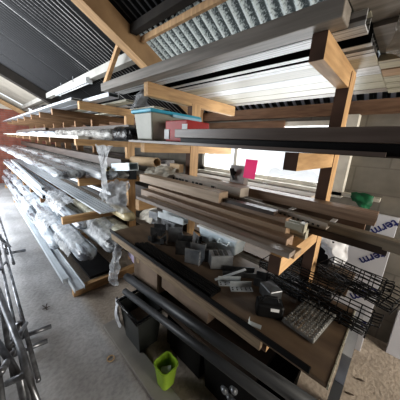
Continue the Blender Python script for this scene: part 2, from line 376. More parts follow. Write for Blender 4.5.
# ------------------------------------------------------------------ timber rack
stained = mat('shaded_reddish_face', (.12, .068, .046), (.075, .042, .03), rough=.85, scale=8)  # shade put into the colour of the near timbers' front faces
def shade_front(o):
    o.data.materials.append(stained)  # stained holds the painted shade colour, not a stain
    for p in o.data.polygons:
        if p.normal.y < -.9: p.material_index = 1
rack = thing('timber_rack', 'long cantilever storage rack of pale sawn pine posts and arms', 'rack', (-4.5, 1.35, 0))
PX = [-.31, -1.40, -2.52, -3.58, -4.35, -5.05, -5.8, -6.7, -7.7, -8.7]
for i, x in enumerate(PX):
    bm = NB(); box(bm, x - .028, x + .028, 1.30, 1.40, 0, 1.985 if i == 0 else (1.93 if i == 1 else 1.89)); po = finish('post', bm, wood_z if i < 3 else wood_far, rack)
    if i < 2: shade_front(po)
    yb = 1.40 if i == 0 else 1.90
    for lv, (z0, z1, ye) in enumerate(((1.912, 2.0, .88), (1.53, 1.595, .80 if i != 1 else .85), (1.10, 1.18, .80), (.70, .778, .80))):
        if i > 1 and lv == 3: ye = .55
        if i > 1 and lv in (1, 2): ye = .74
        if i > 1 and lv == 0: z0, z1, ye = 1.888, 1.966, .80
        bm = NB(); box(bm, x - .025, x + .025, ye, yb, z0, z1); ar = finish('arm', bm, wood if i < 3 else wood_far, rack)
        if i == 0: shade_front(ar)
for i, x in enumerate([-2.22, -3.6, -5.05, -6.7, -8.7]):
    bm = NB(); box(bm, x - .03, x + .03, .51, 1.42, 0, .09); finish('base_beam', bm, wood, rack, bevel=.003)

# ------------------------------------------------------------------ bench top resting on the arms
bench = thing('workbench', 'large stained plywood work surface crowded with steel brackets', 'bench', (-.9, 1.08, .778))
bm = NB(); box(bm, -1.80, -.04, .76, 1.295, .779, .80); finish('panel', bm, ply, bench, bevel=.004)
bm = NB(); box(bm, -1.80, -.30, .762, .79, .725, .778); finish('front_rail', bm, plyedge, bench, bevel=.003)
bm = NB(); box(bm, -.0395, -.034, .76, 1.295, .7785, .803); finish('edge_strip', bm, cream, bench)
bar('edge_profile', Lsec(.03, .03, .006), (-1.80, .765, .801), (-.10, .765, .801), black, 'long black angle profile lying along the front edge of the bench', 'profile')

# ------------------------------------------------------------------ wrapped bundle helper
def bundle_mesh(A, B, ry, rz, seed, seg=60, n=16, amp=.10, pinch=True):
    bm = NB(); M, L = xf(A, B); rings = []
    for i in range(seg + 1):
        t = i / seg; e = 1.0
        if pinch: e = min(1, (min(t, 1 - t) * L / .10 + .001)) ** .45
        ring = []
        for k in range(n):
            a = 2 * PI * k / n
            q = noise.noise(Vector((t * L * 3.0 + seed * 9.1, math.cos(a) * 1.1, math.sin(a) * 1.1 + seed)))
            q2 = noise.noise(Vector((t * L * 15 + seed, math.cos(a) * 2.5 + seed, math.sin(a) * 2.5)))
            r = (1 + amp * q * 1.4 + amp * .6 * q2) * max(e, .12)
            cu = math.copysign(abs(math.cos(a)) ** .75, math.cos(a)); cv = math.copysign(abs(math.sin(a)) ** .75, math.sin(a))
            ring.append(bm.verts.new(M @ Vector((t * L, ry * r * cu, rz * (1 + (min(r, .97) if cv < 0 else r) * cv)))))
        rings.append(ring)
    for a, b in zip(rings, rings[1:]):
        for k in range(n): bm.faces.new((a[k], a[(k+1) % n], b[(k+1) % n], b[k]))
    bm.faces.new(rings[0][::-1]); bm.faces.new(rings[-1])
    return bm
def bundle(name, A, B, ry, rz, m, label, cat='bundle', seed=1, group=None, **k):
    return tag(finish(name, bundle_mesh(A, B, ry, rz, seed, **k), m, smooth=True), label, cat, group)

def sheet(name, rows, m, label, cat, seed=0, amp=.012, sub=8):
    """loose film: rows of control points, bilinear subdivided and crumpled"""
    bm = NB(); nr = len(rows); ncol = len(rows[0]); G = []
    for i in range((nr - 1) * sub + 1):
        fi = i / sub; i0 = min(int(fi), nr - 2); ti = fi - i0; line = []
        for j in range((ncol - 1) * sub + 1):
            fj = j / sub; j0 = min(int(fj), ncol - 2); tj = fj - j0
            p = (Vector(rows[i0][j0]) * (1 - tj) + Vector(rows[i0][j0+1]) * tj) * (1 - ti) + (Vector(rows[i0+1][j0]) * (1 - tj) + Vector(rows[i0+1][j0+1]) * tj) * ti
            nv = noise.noise_vector(p * 16 + Vector((seed, 0, 0))) + .6 * noise.noise_vector(p * 40 + Vector((seed, 3, 0)))
            line.append(bm.verts.new(p + nv * amp))
        G.append(line)
    for a, b in zip(G, G[1:]):
        for j in range(len(a) - 1): bm.faces.new((a[j], a[j+1], b[j+1], b[j]))
    return tag(finish(name, bm, m, smooth=True), label, cat)

# ------------------------------------------------------------------ TOP LEVEL (resting at z = 2.0)
Z1 = 2.001
bar('long_board', rect(.085, .062), (-2.02, .87, Z1), (-.235, .87, Z1), greybrown, 'wide grey-brown board at the front edge of the top shelf, longest in the near bay', 'board', bevel=.004)
bar('window_profile', Usec(.075, .045, .006), (-1.95, .955, Z1), (-.192, .955, Z1), alu_lt, 'white channel profile just behind the grey-brown board on the top shelf', 'profile')
bar('dark_gap_strip', rect(.065, .04), (-1.9, 1.03, Z1), (-.192, 1.03, Z1), mat('matte_black', (.004, .004, .004), (.003, .003, .003), rough=1, spec=0), 'flat black strip standing for the dark gap between white profiles on the top shelf', 'profile')  # black strips stand in for the shaded gaps between profiles
bar('dark_gap_strip', rect(.02, .05), (-1.9, 1.115, Z1), (-.3, 1.115, Z1), MATS['matte_black'], 'thin black strip standing for a dark gap between the slim white profiles on the top shelf', 'profile')
for k, y in enumerate((1.085, 1.148, 1.188)):
    bar('slim_profile', Usec(.036, .03, .004), (-1.9 + .05*k, y, Z1), (-.192, y, Z1), alu_lt, 'one of the slim white profiles lying side by side above the blue-lidded tote', 'profile', group='slim white profiles on the top shelf')
for k, (y, w, m_) in enumerate(((1.27, .13, cream), (1.405, .13, alu_lt), (1.545, .14, cream), (1.695, .145, cream), (1.83, .10, greybrown))):
    bar('cladding_board', Usec(w, .03, .008), (-1.85, y, Z1), (-.192, y, Z1), m_,
        ['cream cladding board nearest the front on the top shelf near bay', 'shiny white cladding board between the cream boards on the top shelf', 'cream cladding board behind the shiny white one on the top shelf',
         'second cream cladding board towards the back wall on the top shelf', 'rear grey-brown cladding board above the wall plate'][k], 'board')
# right of the near arm
bar('flat_sheet', rect(.26, .014), (-.23, .935, 2.05), (1.4, .90, 2.06), greybrown, 'grey-brown flat sheet at the top right, its end stepped beside the arm', 'sheet')
bar('flat_sheet', rect(.29, .02), (-.19, 1.18, 2.035), (1.4, 1.18, 2.02), greybrown, 'dark grey-brown panel under the plastic film at the top right corner', 'panel')
bar('light_block_sheet', rect(.5, .01), (-.7, 1.12, 2.075), (.2, 1.12, 2.075), black, 'black backing sheet added over the joint between the boards to block light', 'sheet')  # added backing that blocks light through the board joint
bar('short_block', rect(.04, .035), (-.25, .965, 2.048), (-.19, .965, 2.048), cream, 'short pale offcut sitting at the board end above the near arm', 'offcut')
for k, (y, m_) in enumerate(((1.345, cream), (1.48, oak), (1.60, cream), (1.73, cream), (1.87, cream))):
    bar('trim_board', Usec(.115, .026, .008), (-.19, y, Z1), (1.0, y, Z1), m_,
        ['cream trim board at top right beside the film-covered panel', 'tan wood-grain trim board at top right beyond the near post', 'middle cream trim board at top right beyond the near post',
         'cream trim board second from the back wall at top right', 'rearmost cream trim board at top right above the scalloped eave'][k], 'board')
sheet('plastic_film', [[(-.12, 1.0, 2.045), (.15, .98, 2.0), (.5, .95, 2.01)], [(-.15, 1.15, 1.99), (.12, 1.12, 1.965), (.5, 1.1, 1.98)], [(-.10, 1.28, 1.995), (.12, 1.3, 1.96), (.5, 1.3, 1.98)]],
      mat('dusty_film', (.42, .41, .38), (.26, .25, .23), rough=.25, scale=12, bump=.6, transp=.35), 'sagging dusty plastic film under the boards at the top right corner', 'film', amp=.008)
Z1L = 1.967
# left bays top shelf
for k, (y, x1, w, h, m_, lb) in enumerate((
        (.80, -2.55, .11, .035, alu, 'aluminium flat profile at the front of the far top shelf running to the brick wall'),
        (.92, -1.98, .09, .05, alu, 'pale grey hollow profile second from the front on the far top shelf'),
        (1.02, -2.9, .06, .06, darkbrown, 'dark brown profile among pale ones on the far top shelf'),
        (1.12, -2.05, .10, .03, cream, 'cream flat board behind the dark profile on the far top shelf'),
        (1.24, -2.3, .09, .04, alu_white, 'white hollow profile behind the cream board on the far top shelf'),
        (1.48, -2.1, .13, .03, cream, 'wide cream board near the back of the far top shelf'),
        (1.66, -2.2, .10, .05, greybrown, 'grey-brown profile at the back of the far top shelf'))):
    bar('long_profile', rect(w, h * .7), (-9.3 + .15*k, y, Z1L), (x1, y, Z1L), m_, lb, 'profile', inner=rect_in(w, h * .7, .005))
bm = NB(); sweep(bm, rect(.05, .03), (-6.6, .93, 2.02), (-3.4, .90, 2.012)); tag(finish('loose_strip', bm, alu_white), 'loose white strip lying across the profiles on the far top shelf', 'strip')
bm = bundle_mesh((-5.3, .9, 2.02), (-4.5, .96, 2.02), .06, .05, 3); tag(finish('black_bag', bm, blackgloss, smooth=True), 'small black bag on top of the far top shelf profiles', 'bag')

# ceiling tube light
tl = thing('ceiling_tube_light', 'unlit white fluorescent tube fitting under the corrugated roof', 'light', (-4.4, 1.31, 2.40))
bm = NB(); sweep(bm, rect(.09, .04), (-5.25, 1.31, 2.43), (-3.60, 1.31, 2.43)); finish('housing', bm, white_pl, tl, bevel=.006)
for s in (-.028, .028):
    bm = NB(); tube(bm, [(-5.20, 1.31 + s, 2.41), (-3.65, 1.31 + s, 2.41)], .014, 10); finish('tube', bm, tubelight, tl, smooth=True)
for x in (-5.24, -3.61):
    bm = NB(); box(bm, x - .02, x + .02, 1.265, 1.355, 2.39, 2.44); finish('end_cap', bm, white_pl, tl)
for x in (-5.0, -4.3):
    bm = NB(); tube(bm, [(x, 1.31, 2.47), (x, 1.31, 2.59)], .006, 6); finish('hanger', bm, galv, tl)

# ------------------------------------------------------------------ SECOND LEVEL (z = 1.595)
Z2 = 1.596
bar('dark_profile', Usec(.10, .045, .01), (-.98, .85, 1.636), (.55, .85, 1.636), mat('umber_profile', (.19, .15, .13), (.13, .10, .085), rough=.35, scale=3, stretch=(1, 12, 12)), 'long umber brown channel profile along the front of the middle shelf', 'profile', bevel=.002)
bar('black_channel', rect(.085, .034), (-.95, .862, 1.601), (.55, .862, 1.601), black, 'black profile directly under the umber channel on the middle shelf', 'profile')
bar('thin_plank', rect(.30, .018), (-1.50, .97, Z2), (-.96, .97, Z2), mat('dull_dark_plank', (.10, .085, .07), (.07, .06, .05), rough=.5, scale=3, stretch=(1, 10, 10)), 'thin dark plank under the blue-lidded tote', 'plank')
bar('edge_lip', rect(.018, .013), (-1.50, .805, 1.598), (-.05, .802, 1.598), MATS['umber_profile'], 'thin dark brown strip edging the middle shelf and ending near the right border', 'strip')
bar('brown_plank', rect(.14, .04), (-.93, 1.0, Z2), (.5, 1.0, Z2), darkbrown, 'dark brown plank behind the black profile on the middle shelf', 'plank')
bar('brown_plank', rect(.16, .03), (-.93, 1.18, Z2), (.5, 1.18, Z2), taupe, 'taupe plank at the middle of the middle shelf right of the red box', 'plank')
bar('short_taupe_board', rect(.10, .045), (-.98, .96, 1.64), (-.60, 1.02, 1.64), taupe, 'short taupe board end beside the red box', 'board')

# tote with blue lid
tt = thing('storage_tote', 'milky plastic storage tote with a bright blue lid', 'tote', (-1.38, 1.05, 1.615))
bm = NB()
def taper_box(bm, x0, x1, y0, y1, z0, z1, ins):
    lo = [(x0+ins, y0+ins, z0), (x1-ins, y0+ins, z0), (x1-ins, y1-ins, z0), (x0+ins, y1-ins, z0)]
    hi = [(x0, y0, z1), (x1, y0, z1), (x1, y1, z1), (x0, y1, z1)]
    a = [bm.verts.new(p) for p in lo]; b = [bm.verts.new(p) for p in hi]
    for i in range(4): bm.faces.new((a[i], a[(i+1) % 4], b[(i+1) % 4], b[i]))
    bm.faces.new(a[::-1]); bm.faces.new(b)
taper_box(bm, -1.50, -1.27, .84, 1.28, 1.615, 1.80, .018); finish('tub', bm, tote_pl, tt, bevel=.01)
bm = NB(); box(bm, -1.515, -1.255, .825, 1.292, 1.795, 1.818); finish('lid', bm, blue, tt, bevel=.006)
bm = NB(); box(bm, -1.254, -1.248, 1.0, 1.29, 1.782, 1.80); finish('lid_clip', bm, blue_lt, tt)
bm = NB(); box(bm, -1.262, -1.256, .98, 1.14, 1.70, 1.76); pl = finish('side_label', bm, label_w, tt)
rb = thing('red_carton', 'dark red carton with white corner labels beside the blue-lidded tote', 'carton', (-1.08, 1.0, 1.616))
bm = NB(); box(bm, -1.20, -.99, .90, 1.10, 1.616, 1.745); finish('carton_body', bm, red, rb, bevel=.006)
bm = NB(); box(bm, -1.205, -1.155, .896, .90, 1.63, 1.69); finish('front_label', bm, label_w, rb)
bm = NB(); box(bm, -1.03, -.985, .896, .90, 1.65, 1.72); finish('front_label', bm, label_w, rb)
sheet('plastic_scrap', [[(-1.55, .90, 1.93), (-1.46, .90, 1.97), (-1.40, .9, 1.93)], [(-1.56, .88, 1.88), (-1.46, .86, 1.90), (-1.38, .88, 1.86)], [(-1.60, .86, 1.825), (-1.45, .83, 1.835), (-1.33, .86, 1.83)]], film, 'crumpled clear plastic scrap standing on the blue tote lid', 'film', 3, .014)
sheet('white_rag', [[(-.93, 1.42, 1.70), (-.80, 1.42, 1.66)], [(-.90, 1.36, 1.62), (-.74, 1.36, 1.62)]], whitecloth, 'small white rag behind the tote on the middle shelf', 'rag', 4)

# left bays: wrapped tubes and boards
bundle('wrapped_roll', (-3.9, .93, Z2), (-1.95, .93, Z2), .07, .055, wrapgrey, 'grey plastic-wrapped roll with creases on the middle shelf left of the tote', 'roll', 5)
bundle('black_sack', (-1.99, .93, Z2), (-1.58, .94, Z2), .085, .062, blackgloss, 'shiny black plastic sleeve on the end of the grey roll beside the tote', 'sleeve', 6, amp=.12, seg=20)
bundle('wrapped_roll', (-7.6, .90, Z2), (-3.85, .92, Z2), .08, .05, wrap, 'bright clouded plastic-wrapped roll on the far middle shelf', 'roll', 8)
bar('white_board', rect(.10, .03), (-9.3, .77, Z2), (-2.45, .80, Z2), mat('white_board_m', (.66, .65, .60), (.52, .5, .46), rough=.5, scale=2, stretch=(1, 9, 9)), 'long off-white board at the front edge of the far middle shelf', 'board')
for k, y in enumerate((1.08, 1.2, 1.45, 1.6)):
    bar('stored_profile', rect(.08, .05), (-9.0, y, Z2), (-2.1 + .1*k, y, Z2), (greybrown, alu, cream, greybrown)[k],
        ['grey-brown profile behind the wrapped rolls on the far middle shelf', 'bare aluminium profile on the far middle shelf', 'cream profile near the back of the far middle shelf', 'rear grey-brown profile of the far middle shelf'][k], 'profile', inner=rect_in(.08, .05, .006))
bm = NB(); sweep(bm, rect(.05, .04), (-6.3, .74, 1.66), (-4.6, .93, 1.71)); tag(finish('loose_strip', bm, darkbrown), 'dark strip lying askew on the wrapped roll of the far middle shelf', 'strip')

# ------------------------------------------------------------------ THIRD LEVEL (z = 1.18)
Z3 = 1.181; Z4 = .78
shine = mat('glossy_grey_trim', (.38, .33, .29), (.22, .18, .155), rough=.25, scale=2, stretch=(1, 12, 12))
bar('grey_trim', rect(.06, .022), (-1.42, .835, Z3), (-.25, .81, Z3 + .018), shine, 'glossy grey-brown trim along the front of the lower shelf above the brackets', 'trim')
planks = [(.885, 1.205, -1.36, -.245, oak, 'light oak plank directly behind the glossy trim, longest to the right'),
          (.93, 1.235, -1.50, -.30, taupe, 'taupe plank second from the front on the lower shelf'),
          (.985, 1.262, -1.48, -.33, oak, 'light oak plank whose end meets the white end caps'),
          (1.045, 1.285, -1.46, -.36, taupe, 'taupe plank just behind the capped oak plank')]
for y, z, x0, x1, m_, lb in planks:
    bar('wood_grain_plank', rect(.075, z - Z3), (x0, y, Z3), (x1, y - .02, Z3), m_, lb, 'plank', bevel=.003)
bar('oak_board', rect(.09, .06), (-1.55, .955, 1.288), (-.74, .985, 1.283), mat('pale_oak', (.50, .39, .29), (.38, .29, .21), rough=.6, scale=3, stretch=(1, 14, 14)), 'pale oak board resting on top of the planks left of the end caps', 'board')
bar('dark_gap_board', rect(.05, .02), (-.73, 1.0, 1.288), (-.42, 1.0, 1.288), darkbrown, 'short dark strip on top of the planks below the printed carton', 'strip')
ec = thing('end_caps', 'pair of whitish plastic end fittings at the right tip of the oak planks', 'fitting', (-.30, 1.0, 1.26))
ec.name = 'end_fitting'
for a, b in ((.965, 1.285), (1.0, 1.245)):
    bm = NB(); sweep(bm, Usec(.045, .03, .006), (-.345, a, b - .025), (-.27, a, b - .025)); finish('clip', bm, cream, ec)
    bm = NB(); box(bm, -.285, -.262, a - .02, a + .02, b - .03, b + .012); finish('flange', bm, cream, ec)
# printed carton
pc = thing('printed_carton', 'long pale carton with black printed marks lying on the planks', 'carton', (-1.1, 1.14, 1.30))
printed = mat('dirty_white_card', (.47, .42, .37), (.36, .32, .28), rough=.8, scale=8)
bm = NB(); sweep(bm, rect(.10, .06), (-1.50, 1.16, 1.30), (-.70, 1.15, 1.30)); finish('carton_body', bm, printed, pc, bevel=.003)
for k in range(16):
    x = -1.36 + k * .038
    if k in (5, 9, 10): continue
    bm = NB(); box(bm, x, x + .020 + .006 * (k % 3), 1.1025, 1.1045, 1.322 + .003*(k % 2), 1.338); finish('print_mark', bm, ink, pc)
bar('perforated_strip', Lsec(.05, .03, .004), (-1.0, 1.10, 1.30), (-.20, 1.07, 1.268), printed, 'perforated pale edge strip running beside the printed carton', 'strip')
bm = NB()
for k in range(34):
    x = -.98 + k * .0225
    box(bm, x, x + .010, 1.068 - .0375*(k/34), 1.072 - .0375*(k/34), 1.306 - .0009*k, 1.314 - .0009*k)
bpy_o = finish('punched_holes', bm, ink, bpy.data.objects['perforated_strip']); bpy_o['kind'] = 'stuff'
bar('upper_plank', rect(.09, .055), (-.98, 1.248, Z3 + .118), (-.05, 1.248, Z3 + .112), taupe, 'broad taupe hollow beam at the back of the lower shelf ending before the foam boards', 'beam', inner=rect_in(.09, .055, .008))
bar('brown_beam', rect(.05, .05), (-.62, 1.268, Z3 + .055), (-.085, 1.268, Z3 + .055), mat('warm_brown', (.17, .105, .07), (.12, .075, .05), rough=.5, scale=3, stretch=(1, 10, 10)), 'warm brown beam tucked beneath the broad taupe beam', 'beam')
bar('grey_beam', rect(.07, .05), (-1.5, 1.25, Z3), (-.13, 1.26, Z3), greybrown, 'grey-brown beam with white paper tags on the lower shelf', 'beam')
bar('long_tube', rect(.05, .05), (-1.2, 1.215, Z3 + .055), (.55, 1.12, Z3 + .035), mat('tan_grey_tube', (.36, .32, .26), (.25, .22, .18), rough=.4, scale=3, stretch=(1, 12, 12)), 'long tan-grey tube reaching past the foam boards to the right', 'tube', inner=rect_in(.05, .05, .004), bevel=.003)
bar('black_tube', rect(.05, .032), (-.72, 1.15, Z3 + .020), (.015, 1.15, Z3 + .020), darkbrown, 'dark tube under the long tan-grey tube running to the right', 'tube')
for k, x in enumerate((-.42, -.21)):
    bm = NB(); box(bm, x, x + .022, 1.19 - .028*k - .03, 1.222 - .03*k, 1.288 - .003*k, 1.292 - .003*k); tag(finish('paper_tag', bm, label_w), ['small cream paper tag on the long tube near the post', 'small white paper tag on the long tube in front of the foam boards'][k], 'tag')
# pale blue hollow profile end, cardboard tube, papers near post 1-2
bar('hollow_profile', rect(.10, .075), (-2.22, 1.03, 1.29), (-1.85, 1.03, 1.335), tote_blue, 'pale blue-white hollow profile with its open end beside the card tube', 'profile', inner=rect_in(.10, .075, .008))
bar('card_tube', circ(.045, 18), (-2.15, 1.19, 1.36), (-1.72, 1.20, 1.375), cardlt, 'brown cardboard tube under the middle shelf left of the papers', 'tube', inner=circ(.038, 18, .045))
sheet('crumpled_paper', [[(-1.75, 1.12, 1.37), (-1.6, 1.2, 1.40), (-1.45, 1.22, 1.39)], [(-1.68, 1.02, 1.33), (-1.55, 1.06, 1.36), (-1.35, 1.1, 1.36)], [(-1.65, .96, 1.31), (-1.5, .98, 1.325), (-1.35, 1.02, 1.33)]], paper, 'crumpled paper packing heaped on the planks behind the second post', 'paper', 2, .02)
bm = NB(); box(bm, -1.55, -1.42, 1.22, 1.27, 1.36, 1.43); tag(finish('small_carton', bm, cardlt), 'small kraft carton standing behind the crumpled paper', 'carton')
# things on the back row in front of window
bm = NB(); sweep(bm, rect(.003, .125), (-.795, 1.262, 1.405), (-.700, 1.25, 1.405), roll=-.1)
bm.verts.ensure_lookup_table()
ph = tag(finish('pink_card', bm, pink), 'neon pink card standing upright in front of the bright window', 'card')
bm = NB(); box(bm, -.93, -.81, 1.30, 1.36, 1.30, 1.475); tag(finish('grey_carton', bm, mat('grey_card', (.40, .39, .38), rough=.8)), 'small grey carton left of the pink card', 'carton')
bm = NB(); sweep(bm, Lsec(.03, .05, .014), (-.905, 1.285, 1.415), (-.875, 1.285, 1.415), roll=.5); sweep(bm, rect(.012, .012), (-.91, 1.285, 1.41), (-.89, 1.285, 1.37)); tag(finish('black_tool', bm, black), 'small black hook tool in front of the grey carton', 'tool')
sheet('window_film', [[(-.86, 1.80, 1.44), (-.6, 1.82, 1.48), (-.45, 1.8, 1.42)], [(-.86, 1.75, 1.36), (-.6, 1.72, 1.40), (-.42, 1.75, 1.35)], [(-.9, 1.66, 1.31), (-.6, 1.62, 1.30), (-.42, 1.66, 1.29)]], film_thin, 'clear plastic film bunched up below the bright window', 'film', 9, .02)
bar('back_board', rect(.16, .03), (-2.4, 1.68, Z3), (-.35, 1.68, Z3), greybrown, 'grey board at the back of the lower shelf under the clear film', 'board')
bar('back_carton', rect(.15, .10), (-1.6, 1.60, 1.212), (-.42, 1.60, 1.212), printed, 'long dirty-white carton lying under the window behind the pink card', 'carton')
# green sack + white sill strip at right of the window
sheet('green_sack', [[(-.30, 2.19, 1.29), (-.22, 2.19, 1.30), (-.14, 2.19, 1.28)], [(-.29, 2.17, 1.25), (-.22, 2.15, 1.24), (-.14, 2.17, 1.21)], [(-.28, 2.17, 1.22), (-.2, 2.15, 1.19), (-.15, 2.17, 1.15)]], green, 'green plastic sack hanging under the window sill', 'sack', 5, .012)

# left bays lower shelf: wrapped profiles drooping over the edge
bundle('wrapped_profiles', (-9.4, .60, 1.20), (-2.42, .68, Z3), .15, .045, wrap, 'shiny plastic-wrapped stack of profiles on the far lower shelf', 'bundle', 11, amp=.11, seg=140)
bundle('wrapped_profiles', (-9.0, .92, Z3), (-2.15, .95, Z3), .11, .06, wrap2, 'silver wrapped bundle behind the shiny stack on the far lower shelf', 'bundle', 12, seg=110)
bundle('wrapped_profiles', (-8.0, 1.13, Z3), (-2.2, 1.15, Z3), .08, .05, wrapgrey, 'dull grey wrapped bundle at the back of the far lower shelf', 'bundle', 13, seg=80)
bar('aluminium_rail', rect(.035, .035), (-7.5, .72, 1.055), (-2.1, .92, 1.055), alu, 'single aluminium rail hanging under the shiny wrapped stack', 'rail', inner=rect_in(.035, .035, .004))
for k in range(4):
    bar('round_tube', circ(.02, 12), (-4.5, 1.42 + .05*k, Z3), (-2.0 - .1*k, 1.42 + .05*k, Z3), alu_white, 'one of four thin white round tubes behind the first post', 'tube', inner=circ(.016, 12, .02), group='thin white tubes behind the first post')
bar('yellow_fitting', circ(.02, 10), (-2.35, .98, 1.25), (-2.18, .92, 1.30), mat('yellowed_brass', (.6, .48, .2), rough=.4), 'yellowish curved tube end above the hanging plastic bag', 'fitting', inner=circ(.014, 10, .02))

for k, (y, w_, h_, m_) in enumerate(((1.12, .13, .10, darkbrown), (1.22, .08, .17, black), (1.67, .12, .16, greybrown), (1.82, .15, .20, darkbrown))):  # those behind the posts are added as dark fill for shaded gaps
    bar('stored_fill_profile', rect(w_, h_), (-8.8, y, Z3 + (.13 if k == 0 else .002)), (-2.16 - .05*k, y, Z3 + (.13 if k == 0 else .002)), m_,
        ['dark brown box profile lying on the dull wrapped bundle', 'tall black profile against the posts of the far lower shelf', 'grey-brown box profile added as dark fill behind the posts of the far lower shelf', 'dark box profile added as fill nearest the back wall on the far lower shelf'][k], 'profile')
for k, (y, h_, m_) in enumerate(((1.22, .12, darkbrown), (1.75, .20, darkbrown))):
    bar('stored_fill_profile', rect(.10, h_), (-8.8, y, Z2 + .055*(1-k)), (-2.2, y, Z2 + .055*(1-k)), m_,
        ['dark brown box profile behind the wrapped rolls of the middle shelf', 'dark box profile added as fill at the very back of the middle shelf'][k], 'profile')
bar('stored_fill_profile', rect(.16, .24), (-8.8, 1.60, Z4), (-1.95, 1.60, Z4), darkbrown, 'large dark box profile added as fill behind the posts on the low far shelf', 'profile')
bar('stored_fill_profile', rect(.2, .3), (-8.8, 1.62, .0), (-1.95, 1.62, .0), darkwood, 'stack of dark timber added as dark fill on the floor behind the posts', 'timber')

# hanging plastic
sheet('hanging_film', [[(-2.15, .80, 1.56), (-2.02, .80, 1.55), (-1.86, .84, 1.56)], [(-2.02, .78, 1.45), (-1.96, .78, 1.44), (-1.90, .8, 1.45)], [(-1.97, .77, 1.3), (-1.94, .77, 1.3), (-1.88, .78, 1.3)], [(-2.02, .78, 1.15), (-1.95, .77, 1.14), (-1.86, .78, 1.14)], [(-2.08, .78, 1.07), (-1.98, .77, 1.04), (-1.90, .78, 1.10)]], film, 'long twisted strip of clear plastic hanging from the middle shelf', 'film', 21, .012)
sheet('plastic_bag', [[(-2.0, .86, 1.23), (-1.85, .88, 1.25), (-1.72, .92, 1.26)], [(-2.05, .80, 1.15), (-1.86, .76, 1.16), (-1.68, .86, 1.16)], [(-1.98, .80, 1.05), (-1.84, .76, 1.05), (-1.66, .86, 1.04)], [(-1.85, .84, .98), (-1.76, .82, .97), (-1.66, .88, 1.0)]], film, 'crumpled clear plastic bag hanging in front of the first post', 'bag', 22, .022)
sheet('bench_film', [[(-1.72, .76, .74), (-1.66, .74, .73), (-1.60, .76, .72)], [(-1.72, .73, .58), (-1.66, .71, .57), (-1.58, .73, .58)], [(-1.78, .72, .44), (-1.68, .69, .42), (-1.60, .72, .44)], [(-1.80, .72, .34), (-1.70, .69, .33), (-1.60, .72, .36)]], film, 'clear plastic film hanging from the left corner of the bench', 'film', 23, .018)

# ------------------------------------------------------------------ FOURTH LEVEL left (z = .78)
Z4 = .78
bar('wide_aluminium_panel', Ribsec(.20, .014, 5), (-9.2, .94, Z4 + .05), (-2.18, .92, Z4 + .07), alu_white, 'wide ribbed white panel sticking out beside the first post', 'panel')
bar('grey_channel', Hsec(.07, .05, .006), (-8.8, .79, Z4), (-3.0, .77, Z4), alu, 'grey aluminium H-section lying in front of the ribbed panel', 'profile')
bundle('wrapped_profiles', (-9.2, .68, Z4), (-3.3, .66, Z4), .07, .04, wrap, 'bright wrapped bundle on the low far shelf below the shiny stack', 'bundle', 31, seg=90)
bar('square_profile', rect(.05, .05), (-8.5, .58, Z4), (-3.45, .58, Z4), alu_white, 'white square profile ending above the loose wrapped rolls', 'profile', inner=rect_in(.05, .05, .005))
bar('square_profile', rect(.04, .04), (-8.0, .70, .885), (-3.6, .60, .87), alu_white, 'slightly askew white profile below the white square profile', 'profile', inner=rect_in(.04, .04, .005))
for k in range(3):
    bar('stored_rail', rect(.06, .05), (-9.0, 1.12 + .07*k, Z4), (-2.3 - .15*k, 1.12 + .07*k, Z4), (greybrown, alu, darkbrown)[k],
        ['grey-brown rail behind the ribbed panel', 'aluminium rail behind the grey-brown rail on the low far shelf', 'dark rail at the back of the low far shelf'][k], 'rail', inner=rect_in(.06, .05, .006))
bundle('yellow_bundle', (-2.45, 1.06, Z4), (-1.9, 1.04, Z4), .07, .05, mat('yellowed_wrap', (.55, .47, .28), (.25, .2, .12), rough=.3, bump=.6), 'yellowed plastic-wrapped bundle behind the bench corner', 'bundle', 33, seg=24)

# floor bay left
bundle('wrapped_roll', (-9.4, .66, .36), (-2.16, .70, .33), .10, .075, wrap, 'fat wrapped roll with a knotted end on the floor bay', 'roll', 41, seg=150, amp=.12)
bundle('wrapped_roll', (-9.3, .57, .18), (-3.0, .58, .17), .08, .07, wrap, 'thin wrapped roll in front of the fat roll on the floor bay', 'roll', 42, seg=120)
bundle('wrapped_roll', (-8.9, .88, .38), (-2.0, .93, .40), .10, .09, wrap2, 'silver wrapped roll behind the fat roll on the floor bay', 'roll', 43, seg=110)
bundle('wrapped_roll', (-8.0, .78, .52), (-2.6, .80, .52), .08, .06, wrap, 'upper wrapped roll lying on the two floor bay rolls', 'roll', 46, seg=100)
bundle('wrapped_roll', (-4.2, 1.10, .5), (-1.86, 1.0, .54), .09, .08, mat('cream_wrap', (.60, .58, .46), (.25, .24, .2), rough=.2, scale=7, bump=.8, bscale=16), 'cream wrapped roll rising behind the knotted roll end', 'roll', 44, seg=50)
bar('floor_profile', Hsec(.10, .05, .007), (-6.8, .555, .092), (-2.12, .555, .092), alu_white, 'blue-grey aluminium profile at the floor edge of the rack', 'profile')
bar('floor_profile', rect(.06, .05), (-6.0, .50, .10), (-2.35, .49, .10), mat('bluish_film_profile', (.52, .57, .62), (.42, .46, .5), rough=.3, scale=3, stretch=(1, 8, 8)), 'film-covered profile lowest on the aisle side of the rack', 'profile')
bar('black_board', rect(.28, .03), (-3.4, .84, .092), (-2.26, .84, .092), black, 'black board on the base beam behind the floor profile', 'board')
bundle('black_bundle', (-2.0, .93, .56), (-1.7, .93, .54), .05, .05, blackgloss, 'shiny black bag end between plastic film and bench', 'bag', 47, seg=16)
bundle('lilac_cushion', (-2.15, 1.15, .30), (-1.75, 1.05, .32), .08, .10, mat('lilac_plastic', (.42, .36, .48), (.3, .26, .36), rough=.4), 'lilac plastic sack behind the hanging film under the bench', 'sack', 48, seg=16)

